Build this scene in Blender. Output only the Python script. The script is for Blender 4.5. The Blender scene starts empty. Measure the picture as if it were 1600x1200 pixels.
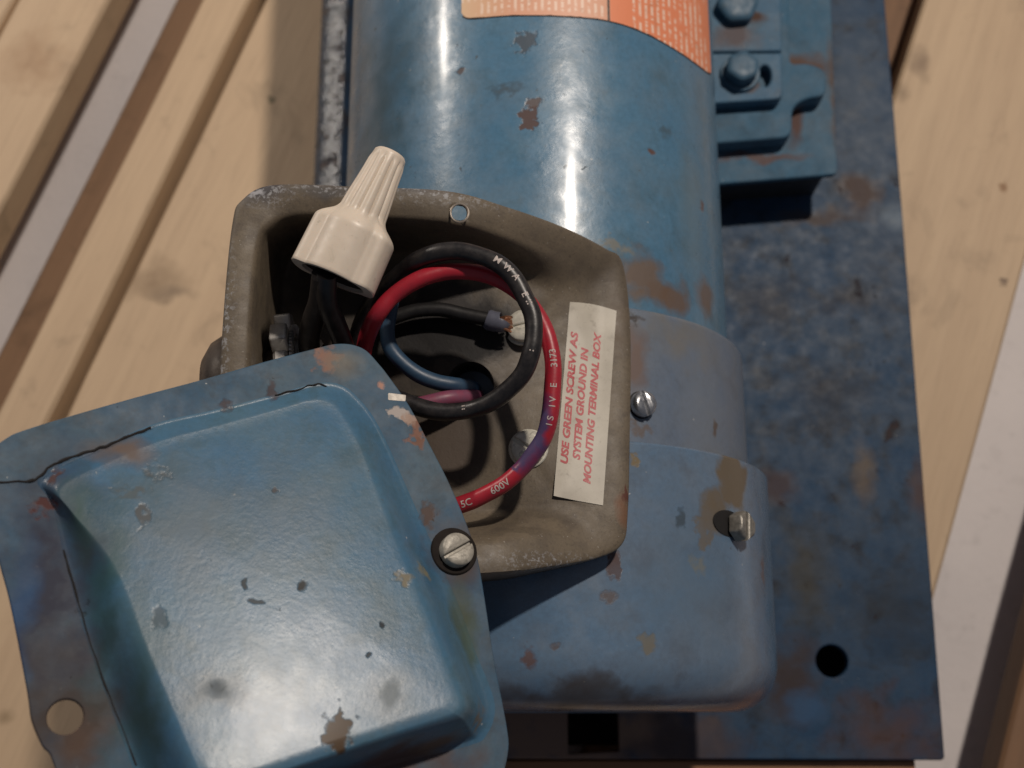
import bpy, bmesh, math, random
from mathutils import Vector, Matrix
from mathutils.bvhtree import BVHTree
from math import sin, cos, pi, radians, sqrt, atan2

# ------------------------------------------------------------------ camera, world, lamps
sc = bpy.context.scene
S = 0.001                                   # all numbers below are millimetres
TILT = radians(15.3); FPX = 1900.0; DIST = 380.0
CAM = Vector((0, -DIST*sin(TILT), 146 + DIST*cos(TILT)))
UPV = Vector((0, cos(TILT), sin(TILT))); FWD = Vector((0, sin(TILT), -cos(TILT)))
cd = bpy.data.cameras.new('camera'); cam = bpy.data.objects.new('camera', cd)
sc.collection.objects.link(cam); sc.camera = cam
cam.location = CAM*S; cam.rotation_euler = (TILT, 0, 0)
cd.sensor_width = 36; cd.lens = 36*FPX/1600; cd.clip_start = 0.01; cd.clip_end = 50
cd.dof.use_dof = True; cd.dof.focus_distance = 0.338; cd.dof.aperture_fstop = 13
w = bpy.data.worlds.new('World'); sc.world = w; w.use_nodes = True
w.node_tree.nodes['Background'].inputs[0].default_value = (0.80, 0.84, 1.0, 1)
w.node_tree.nodes['Background'].inputs[1].default_value = 0.10
def lamp(name, loc, power, col, rad):
    l = bpy.data.lights.new(name, 'POINT'); l.energy = power; l.color = col; l.shadow_soft_size = rad
    o = bpy.data.objects.new(name, l); o.location = Vector(loc)*S; sc.collection.objects.link(o)
lamp('ceiling_lamp', (15+0.33*900, 62+0.41*900, 146+0.85*900), 25.0, (1.0, 0.89, 0.78), 0.022)
lamp('side_lamp', (-22-0.71*900, 122+0.515*900, 142+0.48*900), 10.5, (1.0, 0.89, 0.78), 0.030)
sc.view_settings.view_transform = 'Standard'; sc.view_settings.look = 'None'
sc.view_settings.exposure = 0.0; sc.view_settings.gamma = 1
sc.cycles.max_bounces = 6

# ------------------------------------------------------------------ helpers
def ray(px, py):
    d = Vector(((px-800)/FPX, 0, 0)) + UPV*((600-py)/FPX) + FWD
    return d
def P(px, py, z):                            # the point of the place at height z seen at a pixel of the photograph
    d = ray(px, py); return CAM + d*((z-CAM.z)/d.z)
def on_plane(px, py, o, n):
    d = ray(px, py); return CAM + d*((o-CAM).dot(n)/d.dot(n))
AX, AZ = 8.0, 74.0                           # motor axis
def on_cyl(px, py, r):
    d = ray(px, py); ox, oz = CAM.x-AX, CAM.z-AZ
    a = d.x*d.x+d.z*d.z; b = 2*(ox*d.x+oz*d.z); c = ox*ox+oz*oz-r*r
    k = (-b-sqrt(max(b*b-4*a*c, 0)))/(2*a); return CAM + d*k
def cr(p, n, closed=False):                  # Catmull-Rom through tuples of any length
    out = []; N = len(p); segs = N if closed else N-1
    g = (lambda i: p[i % N]) if closed else (lambda i: p[min(max(i, 0), N-1)])
    for i in range(segs):
        a, b, c, d = g(i-1), g(i), g(i+1), g(i+2)
        for k in range(n):
            t = k/n
            out.append(tuple(0.5*(2*b[j]+(c[j]-a[j])*t+(2*a[j]-5*b[j]+4*c[j]-d[j])*t*t+(3*b[j]-a[j]-3*c[j]+d[j])*t**3) for j in range(len(b))))
    if not closed: out.append(tuple(p[-1]))
    return out

ORG = {}
def tag(o, label=None, cat=None, group=None, kind=None):
    if label: o['label'] = label
    if cat: o['category'] = cat
    if group: o['group'] = group
    if kind: o['kind'] = kind
    return o
def thing(name, label, cat, loc, group=None):
    o = bpy.data.objects.new(name, None); o.empty_display_size = 0.02
    o.location = Vector(loc)*S; sc.collection.objects.link(o); ORG[o.name] = Vector(loc)
    return tag(o, label, cat, group)
def mesh(name, vf, mat, parent=None, smooth=38, loc=None, mods=()):
    v, f = vf
    org = ORG[parent.name] if parent else Vector(loc or (0, 0, 0))
    me = bpy.data.meshes.new(name)
    me.from_pydata([tuple((Vector(p)-org)*S) for p in v], [], f); me.validate()
    bm = bmesh.new(); bm.from_mesh(me); bmesh.ops.recalc_face_normals(bm, faces=bm.faces); bm.to_mesh(me); bm.free()
    if smooth:
        me.polygons.foreach_set('use_smooth', [True]*len(me.polygons)); me.set_sharp_from_angle(angle=radians(smooth))
    me.materials.append(mat)
    o = bpy.data.objects.new(name, me); sc.collection.objects.link(o); ORG[o.name] = org
    if parent: o.parent = parent
    else: o.location = org*S
    return o
def join(*ms):
    V, F = [], []
    for v, f in ms:
        b = len(V); V += list(v); F += [tuple(i+b for i in q) for q in f]
    return V, F
def frame(o, n, x=(1, 0, 0)):
    n = Vector(n).normalized(); x = Vector(x); x = (x-n*x.dot(n)).normalized(); y = n.cross(x)
    M = Matrix((x, y, n)).transposed().to_4x4(); M.translation = Vector(o); return M
def xf(M, vf): return [M @ Vector(p) for p in vf[0]], vf[1]
def lathe(prof, seg=48, cap=True):           # profile of (r, z) turned about local z
    V, F = [], []
    for r, z in prof:
        for k in range(seg): V.append((r*cos(2*pi*k/seg), r*sin(2*pi*k/seg), z))
    for i in range(len(prof)-1):
        for k in range(seg):
            F.append((i*seg+k, i*seg+(k+1) % seg, (i+1)*seg+(k+1) % seg, (i+1)*seg+k))
    if cap:
        F.append(tuple(range(seg))[::-1]); F.append(tuple((len(prof)-1)*seg+k for k in range(seg)))
    return V, F
def tube_curve(pts, n=10):                   # pts (x,y,z,r) -> dense list
    return cr(pts, n)
def tube(pts, n=10, sides=16):
    c = tube_curve(pts, n); V, F = [], []
    up = Vector((0.02, 0.03, 1)); prev = None
    for i, q in enumerate(c):
        p = Vector(q[:3]); t = (Vector(c[min(i+1, len(c)-1)][:3])-Vector(c[max(i-1, 0)][:3])).normalized()
        a = (up if prev is None else prev); a = (a-t*a.dot(t)).normalized(); prev = a; b = t.cross(a)
        for k in range(sides): V.append(p+(a*cos(2*pi*k/sides)+b*sin(2*pi*k/sides))*q[3])
    m = len(c)
    for i in range(m-1):
        for k in range(sides): F.append((i*sides+k, i*sides+(k+1) % sides, (i+1)*sides+(k+1) % sides, (i+1)*sides+k))
    F.append(tuple(range(sides))[::-1]); F.append(tuple((m-1)*sides+k for k in range(sides)))
    return V, F
WR = random.Random(21)
def wire_pts(pp):                            # wire run through the points, never quite true
    out = []
    for a, b, z, r in pp:
        j = min(r*.10, .24); p = P(a, b, z)+Vector((WR.uniform(-j, j), WR.uniform(-j, j), WR.uniform(-j, j)))
        out.append(tuple(p)+(r*WR.uniform(.97, 1.035),))
    return out
def loft(loops, close_last=False):
    n = len(loops[0]); V = [p for l in loops for p in l]; F = []
    for i in range(len(loops)-1):
        for k in range(n): F.append((i*n+k, i*n+(k+1) % n, (i+1)*n+(k+1) % n, (i+1)*n+k))
    if close_last:
        b = (len(loops)-1)*n; c = Vector((0, 0, 0))
        for p in loops[-1]: c += Vector(p)
        V.append(c/n); F += [(b+k, b+(k+1) % n, len(V)-1) for k in range(n)]
    return V, F
def temp_mesh(cu):
    o = bpy.data.objects.new('tmp', cu); sc.collection.objects.link(o)
    dg = bpy.context.evaluated_depsgraph_get(); dg.update()
    me = bpy.data.meshes.new_from_object(o.evaluated_get(dg))
    v = [tuple(p.co) for p in me.vertices]; f = [tuple(p.vertices) for p in me.polygons]
    bpy.data.objects.remove(o); bpy.data.meshes.remove(me); return v, f
def plate(loops, thick, bevel=0.0):          # flat plate with holes, local z from -thick to 0
    cu = bpy.data.curves.new('c', 'CURVE'); cu.dimensions = '2D'; cu.fill_mode = 'BOTH'
    cu.extrude = thick/2-bevel; cu.bevel_depth = bevel; cu.bevel_resolution = 2; cu.offset = -bevel
    for l in loops:
        s = cu.splines.new('POLY'); s.points.add(len(l)-1); s.use_cyclic_u = True
        for q, p in zip(s.points, l): q.co = (p[0], p[1], 0, 1)
    v, f = temp_mesh(cu); bpy.data.curves.remove(cu)
    return [(a, b, c-thick/2) for a, b, c in v], f
def text(body, shear=0.0, bold=0.0, fine=0):
    cu = bpy.data.curves.new('t', 'FONT'); cu.body = body; cu.shear = shear; cu.offset = bold; cu.size = 1; cu.resolution_u = 3
    v, f = temp_mesh(cu); bpy.data.curves.remove(cu)
    if fine:                                  # enough points for the letters to follow a round wire
        me = bpy.data.meshes.new('t'); me.from_pydata(v, [], f); bm = bmesh.new(); bm.from_mesh(me)
        bmesh.ops.remove_doubles(bm, verts=bm.verts, dist=1e-5); bmesh.ops.triangulate(bm, faces=bm.faces)
        bmesh.ops.subdivide_edges(bm, edges=bm.edges, cuts=fine, use_grid_fill=True); bm.to_mesh(me); bm.free()
        v = [tuple(p.co) for p in me.vertices]; f = [tuple(p.vertices) for p in me.polygons]; bpy.data.meshes.remove(me)
    x0 = min(p[0] for p in v); x1 = max(p[0] for p in v); y0 = min(p[1] for p in v); y1 = max(p[1] for p in v)
    return [((p[0]-x0)/(x1-x0), (p[1]-y0)/(y1-y0)) for p in v], f, (x1-x0)/(y1-y0)
def circ(cx, cy, r, n=40): return [(cx+r*cos(2*pi*k/n), cy+r*sin(2*pi*k/n)) for k in range(n)]
def roundpoly(pts, rad, n=6):
    out = []; N = len(pts)
    for i in range(N):
        a, b, c = Vector(pts[i-1]), Vector(pts[i]), Vector(pts[(i+1) % N])
        r = rad[i] if isinstance(rad, (list, tuple)) else rad
        u = (a-b); v = (c-b); r = min(r, u.length*.49, v.length*.49)
        if r < 1e-6: out.append(tuple(b)); continue
        p, q = b+u.normalized()*r, b+v.normalized()*r
        for k in range(n+1):
            t = k/n; out.append(tuple(p*(1-t)**2+b*2*t*(1-t)+q*t*t))
    return out
def clip(poly, a, b, c):                     # keep a*x+b*y>=c
    out = []
    for i in range(len(poly)):
        p, q = poly[i-1], poly[i]; dp = a*p[0]+b*p[1]-c; dq = a*q[0]+b*q[1]-c
        if (dp >= 0) != (dq >= 0):
            t = dp/(dp-dq); out.append((p[0]+(q[0]-p[0])*t, p[1]+(q[1]-p[1])*t))
        if dq >= 0: out.append(q)
    return out
def bevel_prism(poly, z0, z1, bev, dome=0.0):
    cx = sum(p[0] for p in poly)/len(poly); cy = sum(p[1] for p in poly)/len(poly); R = max(sqrt(p[0]**2+p[1]**2) for p in poly)
    def ring(s, z): return [(cx+(p[0]-cx)*s, cy+(p[1]-cy)*s, z) for p in poly]
    loops = [ring(1, z0), ring(1, z1-bev-dome), ring(1-bev/R*.6, z1-bev*.3-dome), ring(1-bev/R*1.6, z1-dome), ring(.6, z1-dome*.4), ring(.3, z1-dome*.1)]
    return loft(loops, True)
def slot_head(R, h, slot, dome=0.4, bev=0.4, n=40, hexa=False):
    poly = circ(0, 0, R, 6) if hexa else circ(0, 0, R, n)
    if hexa: poly = roundpoly(poly, .5, 3)
    a = clip(poly, 0, 1, slot/2); b = clip(poly, 0, -1, slot/2)
    base = bevel_prism([(p[0]*.985, p[1]*.985) for p in poly], 0, h*.45, .05)
    return join(base, bevel_prism(a, 0, h, bev, dome), bevel_prism(b, 0, h, bev, dome))

# ------------------------------------------------------------------ materials
class NT:
    def __init__(s, name):
        s.m = bpy.data.materials.new(name); s.m.use_nodes = True; s.t = s.m.node_tree
        s.b = s.t.nodes['Principled BSDF']; s.pos = s.n('ShaderNodeNewGeometry').outputs['Position']
    def n(s, ty, **kw):
        x = s.t.nodes.new(ty)
        for k, v in kw.items(): setattr(x, k, v)
        return x
    def put(s, sock, v):
        if isinstance(v, bpy.types.NodeSocket): s.t.links.new(v, sock)
        elif isinstance(v, (tuple, list)) and len(v) == 3 and sock.type == 'RGBA': sock.default_value = (*v, 1)
        else: sock.default_value = v
    def math(s, op, a, b=0.0, clamp=False):
        x = s.n('ShaderNodeMath', operation=op, use_clamp=clamp); s.put(x.inputs[0], a); s.put(x.inputs[1], b); return x.outputs[0]
    def vec(s, op, a, b):
        x = s.n('ShaderNodeVectorMath', operation=op); s.put(x.inputs[0], a); s.put(x.inputs[1], b)
        return x.outputs['Value'] if op == 'LENGTH' else x.outputs[0]
    def noise(s, size, detail=4, rough=.55, dist=0.0, vec=None, stretch=None):   # size in mm
        x = s.n('ShaderNodeTexNoise'); v = vec or s.pos
        if stretch: v = s.vec('MULTIPLY', v, stretch)
        s.put(x.inputs['Vector'], v); x.inputs['Scale'].default_value = 1000.0/size
        x.inputs['Detail'].default_value = detail; x.inputs['Roughness'].default_value = rough; x.inputs['Distortion'].default_value = dist
        return x.outputs['Fac']
    def ncol(s, size, detail=3):
        x = s.n('ShaderNodeTexNoise'); s.put(x.inputs['Vector'], s.pos); x.inputs['Scale'].default_value = 1000.0/size; x.inputs['Detail'].default_value = detail
        return x.outputs['Color']
    def step(s, v, a, b, lo=0.0, hi=1.0):
        x = s.n('ShaderNodeMapRange'); s.put(x.inputs[0], v); x.inputs[1].default_value = a; x.inputs[2].default_value = b
        x.inputs[3].default_value = lo; x.inputs[4].default_value = hi; return x.outputs[0]
    def mix(s, f, a, b):
        x = s.n('ShaderNodeMix', data_type='RGBA'); s.put(x.inputs[0], f); s.put(x.inputs[6], a); s.put(x.inputs[7], b); return x.outputs[2]
    def bump(s, h, dist, strength=1.0, nrm=None):
        x = s.n('ShaderNodeBump'); s.put(x.inputs['Height'], h); x.inputs['Distance'].default_value = dist*S; x.inputs['Strength'].default_value = strength
        if nrm: s.put(x.inputs['Normal'], nrm)
        return x.outputs[0]
    def done(s, col, rough, nrm=None, metal=None, spec=None, coat=None):
        s.put(s.b.inputs['Base Color'], col); s.put(s.b.inputs['Roughness'], rough)
        if nrm: s.put(s.b.inputs['Normal'], nrm)
        if metal is not None: s.put(s.b.inputs['Metallic'], metal)
        if spec is not None: s.put(s.b.inputs['Specular IOR Level'], spec)
        if coat: s.b.inputs['Coat Weight'].default_value = coat[0]; s.b.inputs['Coat Roughness'].default_value = coat[1]
        return s.m
    def stains(s, col, rough, lst):
        """lst: (point mm, radius mm, colour, softness 0..1, opacity, (sx,sy) stretch)"""
        wa = s.vec('SUBTRACT', s.ncol(3.2, 6), (.5, .5, .5)); wb = s.vec('SUBTRACT', s.ncol(11, 7), (.5, .5, .5))
        for pt, r, c, soft, op, st in lst:
            x = s.n('ShaderNodeVectorMath', operation='MULTIPLY_ADD'); s.put(x.inputs[0], wa if r < 5 else wb); k = r*S*(3.0 if r < 5 else 1.7)
            x.inputs[1].default_value = (k, k, k); s.put(x.inputs[2], s.pos)
            d = s.vec('SUBTRACT', x.outputs[0], tuple(Vector(pt)*S)); d = s.vec('MULTIPLY', d, (1/st[0], 1/st[1], 1)); d = s.vec('LENGTH', d, (0, 0, 0))
            f = s.step(d, r*S, r*S*(1-soft), 0, op)
            if soft < .56: s.sm = f if getattr(s, 'sm', None) is None else s.math('MAXIMUM', s.sm, f)
            col = s.mix(f, col, c); rough = s.math('MAXIMUM', rough, s.math('MULTIPLY', f, .7))
        return col, rough
RUST = (.085, .045, .030); DIRT = (.060, .052, .040); TANP = (.16, .115, .07); GREY = (.14, .15, .17)
def paint(name, base, pale, dark, lump=1.2, rv=1.0, fine_k=.35, rustc=RUST, dust=.25, rust=.64, speck=.68, grime=.5, rough=.30, bumpd=.10, big=30, stains=(), coat=None, spec=.5):
    t = NT(name)
    c = t.mix(t.step(t.noise(big, 5, .6), .38, .66), base, pale)
    c = t.mix(t.step(t.noise(big*.5, 6, .65, .3), .50, .72, 0, grime), c, dark)
    fine = t.noise(1.6, 6, .7)
    c = t.mix(t.step(fine, .40, .75, 0, .35), c, dark)
    spk = t.step(t.noise(3.2, 5, .6, .5), speck, speck+.03)
    c = t.mix(t.math('MULTIPLY', spk, .85), c, DIRT)
    rm = t.step(t.noise(13, 8, .68, .6), rust, rust+.04)
    c = t.mix(t.math('MULTIPLY', rm, .9), c, t.mix(t.noise(3, 4), rustc, tuple(x*1.4 for x in rustc)))
    ro = t.math('ADD', t.step(t.noise(7, 5, .6), .3, .7, rough-.07*rv, rough+.14*rv), t.math('MULTIPLY', t.math('MAXIMUM', rm, spk), .35))
    c = t.mix(t.step(t.noise(17, 7, .7, .3), .42, .70, 0, dust), c, (.17, .18, .185))
    c = t.mix(t.step(t.noise(2.2, 2, .5), .765, .785, 0, .7), c, (.50, .50, .48))
    if stains: c, ro = t.stains(c, ro, stains)
    h = t.math('SUBTRACT', t.math('ADD', t.math('MULTIPLY', t.noise(9, 4, .5), lump), t.math('MULTIPLY', fine, fine_k)), t.math('MULTIPLY', t.math('MAXIMUM', rm, spk), .35))
    if getattr(t, 'sm', None) is not None: h = t.math('SUBTRACT', h, t.math('MULTIPLY', t.sm, .9))
    return t.done(c, ro, t.bump(h, bumpd), spec=spec, coat=coat)
def simple(name, col, rough, var=.25, size=4, bumpd=.05, metal=0.0, dark=None, dirt=.0, spec=None, coat=None):
    t = NT(name); d = dark or tuple(x*.5 for x in col)
    n = t.noise(size, 6, .65)
    c = t.mix(t.step(n, .35, .75, 0, min(1, var*2)), col, d)
    if dirt: c = t.mix(t.step(t.noise(size*1.7, 6, .7, .4), .56, .66, 0, dirt), c, DIRT)
    r = t.step(t.noise(size*.7, 4), .3, .7, rough-.08, rough+.12)
    return t.done(c, r, t.bump(n, bumpd), metal=metal, spec=spec, coat=coat)
R1 = 72.0; R2 = 77.0; R3 = 83.5
V3 = Vector
motor_stains = [
    (on_cyl(828, 183, R1), 4.0, (.075, .040, .033), .25, .95, (1, 1.25)),
    (on_cyl(822, 66, R1), 4.4, (.040, .045, .055), .3, .8, (1.1, 1)),
    (on_cyl(835, 160, R1), 2.2, RUST, .3, .8, (1.6, 1)),
    (on_cyl(1018, 239, R1), 1.7, (.10, .04, .02), .4, .9, (1, 1)),
    (on_cyl(1097, 323, R1), 1.6, (.12, .055, .035), .4, .9, (1, 1.5)),
    (on_cyl(790, 140, R1), 3.5, (.04, .05, .055), .7, .7, (2.2, .8)),
    (on_cyl(1010, 440, R1), 14, (.13, .085, .055), .5, .9, (1, .8)),
    (on_cyl(1050, 465, R1), 11, (.12, .075, .05), .5, .9, (1.2, .8)),
    (on_cyl(1105, 470, R1), 9, (.14, .09, .06), .6, .8, (1, 1)),
    (on_cyl(960, 385, R1), 4, (.16, .15, .12), .6, .8, (1.8, .7)),
    (on_cyl(600, 130, R1), 26, (.020, .055, .075), .9, .75, (1, 1.6)),
    (on_cyl(590, 240, R1), 16, (.030, .050, .050), .9, .6, (1, 1.6)),
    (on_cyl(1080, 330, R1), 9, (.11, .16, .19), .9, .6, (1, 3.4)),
    (on_cyl(1040, 205, R1), 3, (.05, .07, .08), .6, .6, (1.5, 1)),
    (on_cyl(720, 110, R1), 1.3, RUST, .4, .8, (2, 1)),
]
bell_stains = [
    (on_cyl(1070, 525, R2), 17, (.17, .155, .13), .9, .7, (1.8, .6)),
    (on_cyl(990, 560, R2), 9, (.15, .10, .08), .6, .9, (.7, 1.6)),
    (on_cyl(1118, 668, R2), 1.8, (.085, .055, .035), .4, .9, (1, 2)),
    (on_cyl(1000, 670, R2), 4, (.12, .08, .055), .7, .7, (1.8, .6)),
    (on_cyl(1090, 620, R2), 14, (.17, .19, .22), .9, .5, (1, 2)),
    (on_cyl(990, 497, R2), 3, (.04, .03, .025), .5, .9, (1.6, .7)),
]
cap_stains = [
    (on_cyl(1145, 745, R3), 10.5, (.125, .095, .060), .22, .97, (1.0, 1.2)),
    (on_cyl(1118, 800, R3), 7.0, (.125, .095, .060), .3, .97, (1.1, 1.2)),
    (on_cyl(1100, 830, R3), 4.5, (.125, .095, .060), .3, .95, (1.0, 1.4)),
    (on_cyl(1093, 885, R3), 4.0, (.20, .17, .09), .6, .75, (1.1, 1)),
    (on_cyl(1013, 1008, R3), 3.5, (.14, .12, .08), .5, .8, (1, 1)),
    (on_cyl(960, 885, R3), 3.0, (.07, .035, .03), .4, .95, (.8, 2.1)),
    (on_cyl(950, 935, R3), 2.2, (.09, .06, .05), .5, .9, (1.3, 1)),
    (on_cyl(828, 1030, R3), 2.8, (.10, .055, .05), .5, .9, (1, 1.4)),
    (on_cyl(868, 1008, R3), 1.8, (.07, .05, .05), .5, .8, (1.6, .8)),
    (on_cyl(992, 718, R3), 1.7, (.17, .12, .05), .4, .9, (1, 1.3)),
    (on_cyl(1065, 810, R3), 2.2, (.025, .04, .055), .4, .9, (1, 2)),
    (on_cyl(1192, 890, R3), 2.4, (.12, .075, .06), .6, .8, (1, 3)),
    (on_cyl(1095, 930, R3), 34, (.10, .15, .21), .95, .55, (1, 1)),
    (on_cyl(840, 1090, R3), 16, (.045, .035, .033), .8, .85, (2.4, .5)),
    (on_cyl(1000, 1093, R3), 14, (.050, .045, .045), .8, .8, (2.6, .45)),
]
M = {}
BLUE = (.072, .170, .272)
M['motor'] = paint('worn_blue_paint', BLUE, (.092, .192, .288), (.040, .078, .100), rust=.69, speck=.69, rough=.30, bumpd=.15, stains=motor_stains, coat=(.16, .14), spec=.42)
M['bell'] = paint('bell_paint', (.115, .155, .22), (.145, .17, .21), (.075, .085, .10), rust=.72, speck=.74, rough=.42, bumpd=.06, stains=bell_stains)
M['cap'] = paint('cap_paint', (.100, .175, .275), (.135, .185, .255), (.070, .085, .110), rust=.74, speck=.73, rough=.25, coat=(.25, .15), bumpd=.06, stains=cap_stains)
M['plate'] = paint('corroded_plate_paint', (.016, .052, .110), (.026, .056, .102), (.012, .015, .022), lump=.4, fine_k=.2, rustc=(.040, .026, .024), dust=.12, spec=.22, rust=.65, speck=.68, grime=.95, rough=.5, bumpd=.2, big=26,
    stains=[(P(1350, 190, 0), 34, (.075, .100, .135), .95, .7, (.8, 2.2)), (P(1380, 420, 0), 26, (.06, .075, .10), .95, .5, (1, 1)), (P(1345, 300, 0), 10, (.075, .045, .033), .6, .85, (1.3, 1)), (P(1290, 335, 0), 11, (.065, .042, .033), .7, .8, (2.4, .5)), (P(1400, 340, 0), 8, (.20, .25, .30), .8, .5, (1, 1)),
            (P(1260, 900, 0), 15, (.052, .048, .038), .8, .75, (1, 2)), (P(1400, 950, 0), 22, (.016, .022, .032), .9, .7, (1.2, 1.2)), (P(1300, 620, 0), 20, (.020, .020, .026), .9, .7, (1.2, 1)), (P(1200, 470, 0), 20, (.022, .020, .026), .9, .7, (1, 1)), (P(1330, 470, 0), 14, (.022, .020, .024), .8, .7, (1.6, .8)), (P(1240, 1060, 0), 17, (.042, .028, .026), .6, .85, (1, 1.2)), (P(1260, 1105, 0), 8, (.030, .080, .165), .6, .8, (1.4, 1.1)),
            (P(1390, 1150, 0), 22, (.080, .042, .035), .8, .7, (1.4, .9)), (P(900, 1150, 0), 34, (.22, .145, .11), .5, .95, (1.6, .8)), (P(1080, 1160, 0), 18, (.06, .045, .048), .6, .8, (1.6, .9)), (P(1350, 740, 0), 8, (.13, .09, .055), .8, .7, (.8, 2.2)),  # brown patch under the end cap, colour lightened to look lit
            (P(1440, 770, 0), 8, (.07, .04, .035), .7, .8, (.9, 2.2)), (P(1215, 760, 0), 10, (.05, .028, .028), .6, .8, (1.2, 1)), (P(520, 190, 0), 9, (.03, .025, .025), .5, .9, (.7, 1.6)), (P(533, 30, 0), 8, (.03, .028, .03), .5, .9, (.7, 1.6))])
M['slide'] = paint('slide_plate_paint', (.050, .128, .205), (.072, .150, .225), (.035, .050, .065), spec=.12, rust=.68, speck=.75, rough=.55, bumpd=.08,
    stains=[(P(1255, 105, 28), 9, (.11, .060, .040), .6, .9, (1.6, .8)), (P(1240, 190, 28), 7, (.10, .05, .035), .6, .9, (.7, 2.0)), (P(1190, 245, 28), 8, (.12, .065, .05), .6, .8, (3.4, .4)), (P(1306, 150, 28), 5, (.11, .07, .05), .6, .8, (.8, 7))])
M['foot'] = paint('foot_paint', (.052, .132, .220), (.072, .155, .235), (.05, .05, .055), spec=.18, rust=.66, speck=.75, rough=.5, bumpd=.08,
    stains=[(P(1150, 58, 44), 9, (.11, .085, .085), .6, .9, (1.5, .9)), (P(1175, 27, 44), 5, (.07, .035, .022), .5, .95, (1.6, .7)), (P(1170, 135, 44), 5, (.11, .065, .045), .5, .9, (1.2, .9))])

# ------------------------------------------------------------------ floor and pallet
t = NT('pale_concrete'); c = t.mix(t.step(t.noise(120, 5), .3, .7), (.66, .62, .62), (.78, .73, .72)); c = t.mix(t.step(t.noise(9, 6, .7), .55, .75, 0, .25), c, (.3, .28, .27))
MF = t.done(c, .8, t.bump(t.noise(4, 5), .3))
ZF = -105.0
fl = [(-900+225*i, -900+225*j, ZF) for j in range(9) for i in range(9)]
tag(mesh('floor', (fl, [(j*9+i, j*9+i+1, j*9+i+10, j*9+i+9) for j in range(8) for i in range(8)]), MF, smooth=0), kind='structure')
def woodmat(name, a, b, ang, stain=()):
    t = NT(name); ca, sa = cos(ang), sin(ang)
    m = t.n('ShaderNodeVectorRotate', rotation_type='Z_AXIS'); t.put(m.inputs['Vector'], t.pos); m.inputs['Angle'].default_value = ang
    v = t.vec('MULTIPLY', m.outputs[0], (1, .07, 1))
    g = t.noise(14, 6, .6, .8, vec=v); g2 = t.noise(2.0, 3, .6, vec=v)
    c = t.mix(t.step(g, .3, .7), a, b); c = t.mix(t.step(g2, .5, .8, 0, .25), c, tuple(x*.55 for x in b))
    c = t.mix(t.step(t.noise(34, 5, .65, .5), .56, .74, 0, .5), c, tuple(x*.45 for x in b))
    c = t.mix(t.step(t.noise(30, 2, .4), .74, .80, 0, .8), c, (.10, .07, .04))
    ro = .62
    if stain: c, _ = t.stains(c, t.math('ADD', ro, 0.0), stain)
    return t.done(c, ro, t.bump(t.math('ADD', g2, g), .25))
A20 = radians(20.2)
wst = [(P(1438, 100, -42), 9, (.19, .125, .08), .8, .7, (.8, 1.5)), (P(1408, 145, -42), 5, (.22, .15, .09), .8, .6, (.8, 1.6)), (P(1567, 292, -42), 3, (.24, .12, .05), .6, .8, (1, 1.2)), (P(1567, 440, -42), 2.5, (.10, .06, .04), .5, .8, (1, 1)),
       (P(240, 440, -42), 14, (.23, .15, .085), .9, .7, (1.6, .9)), (P(425, 155, -42), 2, (.12, .10, .05), .5, .8, (1, 1)), (P(50, 100, -42), 20, (.33, .19, .10), .9, .6, (1.2, 1)), (P(8, 1120, -42), 5, (.26, .18, .1), .8, .7, (1, 1)), (P(270, 460, -42), 9, (.17, .12, .08), .9, .6, (1.8, .6))]
MW = woodmat('pale_plank_wood', (.60, .44, .285), (.51, .365, .235), A20, wst)
MW2 = woodmat('brown_plank_wood', (.23, .125, .065), (.15, .08, .042), A20)
pal = thing('wooden_pallet', 'pale wooden slatted pallet with gaps lying on the floor under the blue steel base', 'pallet', (0, 0, ZF))
U = V3((sin(A20), cos(A20), 0)); W_ = V3((cos(A20), -sin(A20), 0))
def plank(px0, px1, z, th, mat, ends=(-420, 520), name='plank', yref=0):
    a = P(px0, yref, z).dot(W_); b = P(px1, yref, z).dot(W_)
    n = 14; V, F = [], []
    rnd = random.Random(int(px0)); 
    for i in range(n+1):
        l = ends[0]+(ends[1]-ends[0])*i/n; ja, jb = rnd.uniform(-.5, .5), rnd.uniform(-.5, .5)
        prof = [(a+ja, -th), (a+ja, -1.6), (a+ja+1.6, 0), (b+jb-1.6, 0), (b+jb, -1.6), (b+jb, -th)]
        for q, h in prof: p = U*l+W_*q; V.append((p.x, p.y, z+h))
    for i in range(n):
        for k in range(6): F.append((i*6+k, i*6+(k+1) % 6, i*6+6+(k+1) % 6, i*6+6+k))
    F.append(tuple(range(6))[::-1]); F.append(tuple(n*6+k for k in range(6)))
    return mesh(name, (V, F), mat, pal, smooth=0)
ZW = -42.0
plank(-330, 20, ZW, 21, MW); plank(28-0, 168, ZW, 21, MW)
plank(315, 390, ZW, 21, MW); plank(415, 800, ZW, 21, MW)
plank(830, 1270, ZW, 21, MW)
# the plank to the right of the base plate, its edges taken where they show
aR = P(1400, 140, ZW).dot(W_); bR = P(1600, 420, ZW).dot(W_)
x0 = (P(0, 0, ZW)).dot(W_); x1 = (P(1600, 0, ZW)).dot(W_)
pxof = lambda q: 1600*(q-x0)/(x1-x0)
plank(pxof(aR), pxof(bR), ZW, 21, MW)
cR = P(1603, 960, ZW-14).dot(W_)
plank(pxof(cR), pxof(cR)+330, ZW, 21, MW2)
MW3 = woodmat('gap_shade_wood', (.34, .205, .12), (.26, .155, .09), A20)
plank(274, 320, ZW-44, 18, MW3, name='gap_shade_plank')  # boards added in the gaps, their brown stands for shade there
plank(1310, 1475, ZW-40, 20, MW2, name='gap_shade_plank')
plank(386, 425, ZW-30, 20, MW3, name='gap_shade_plank')
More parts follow.
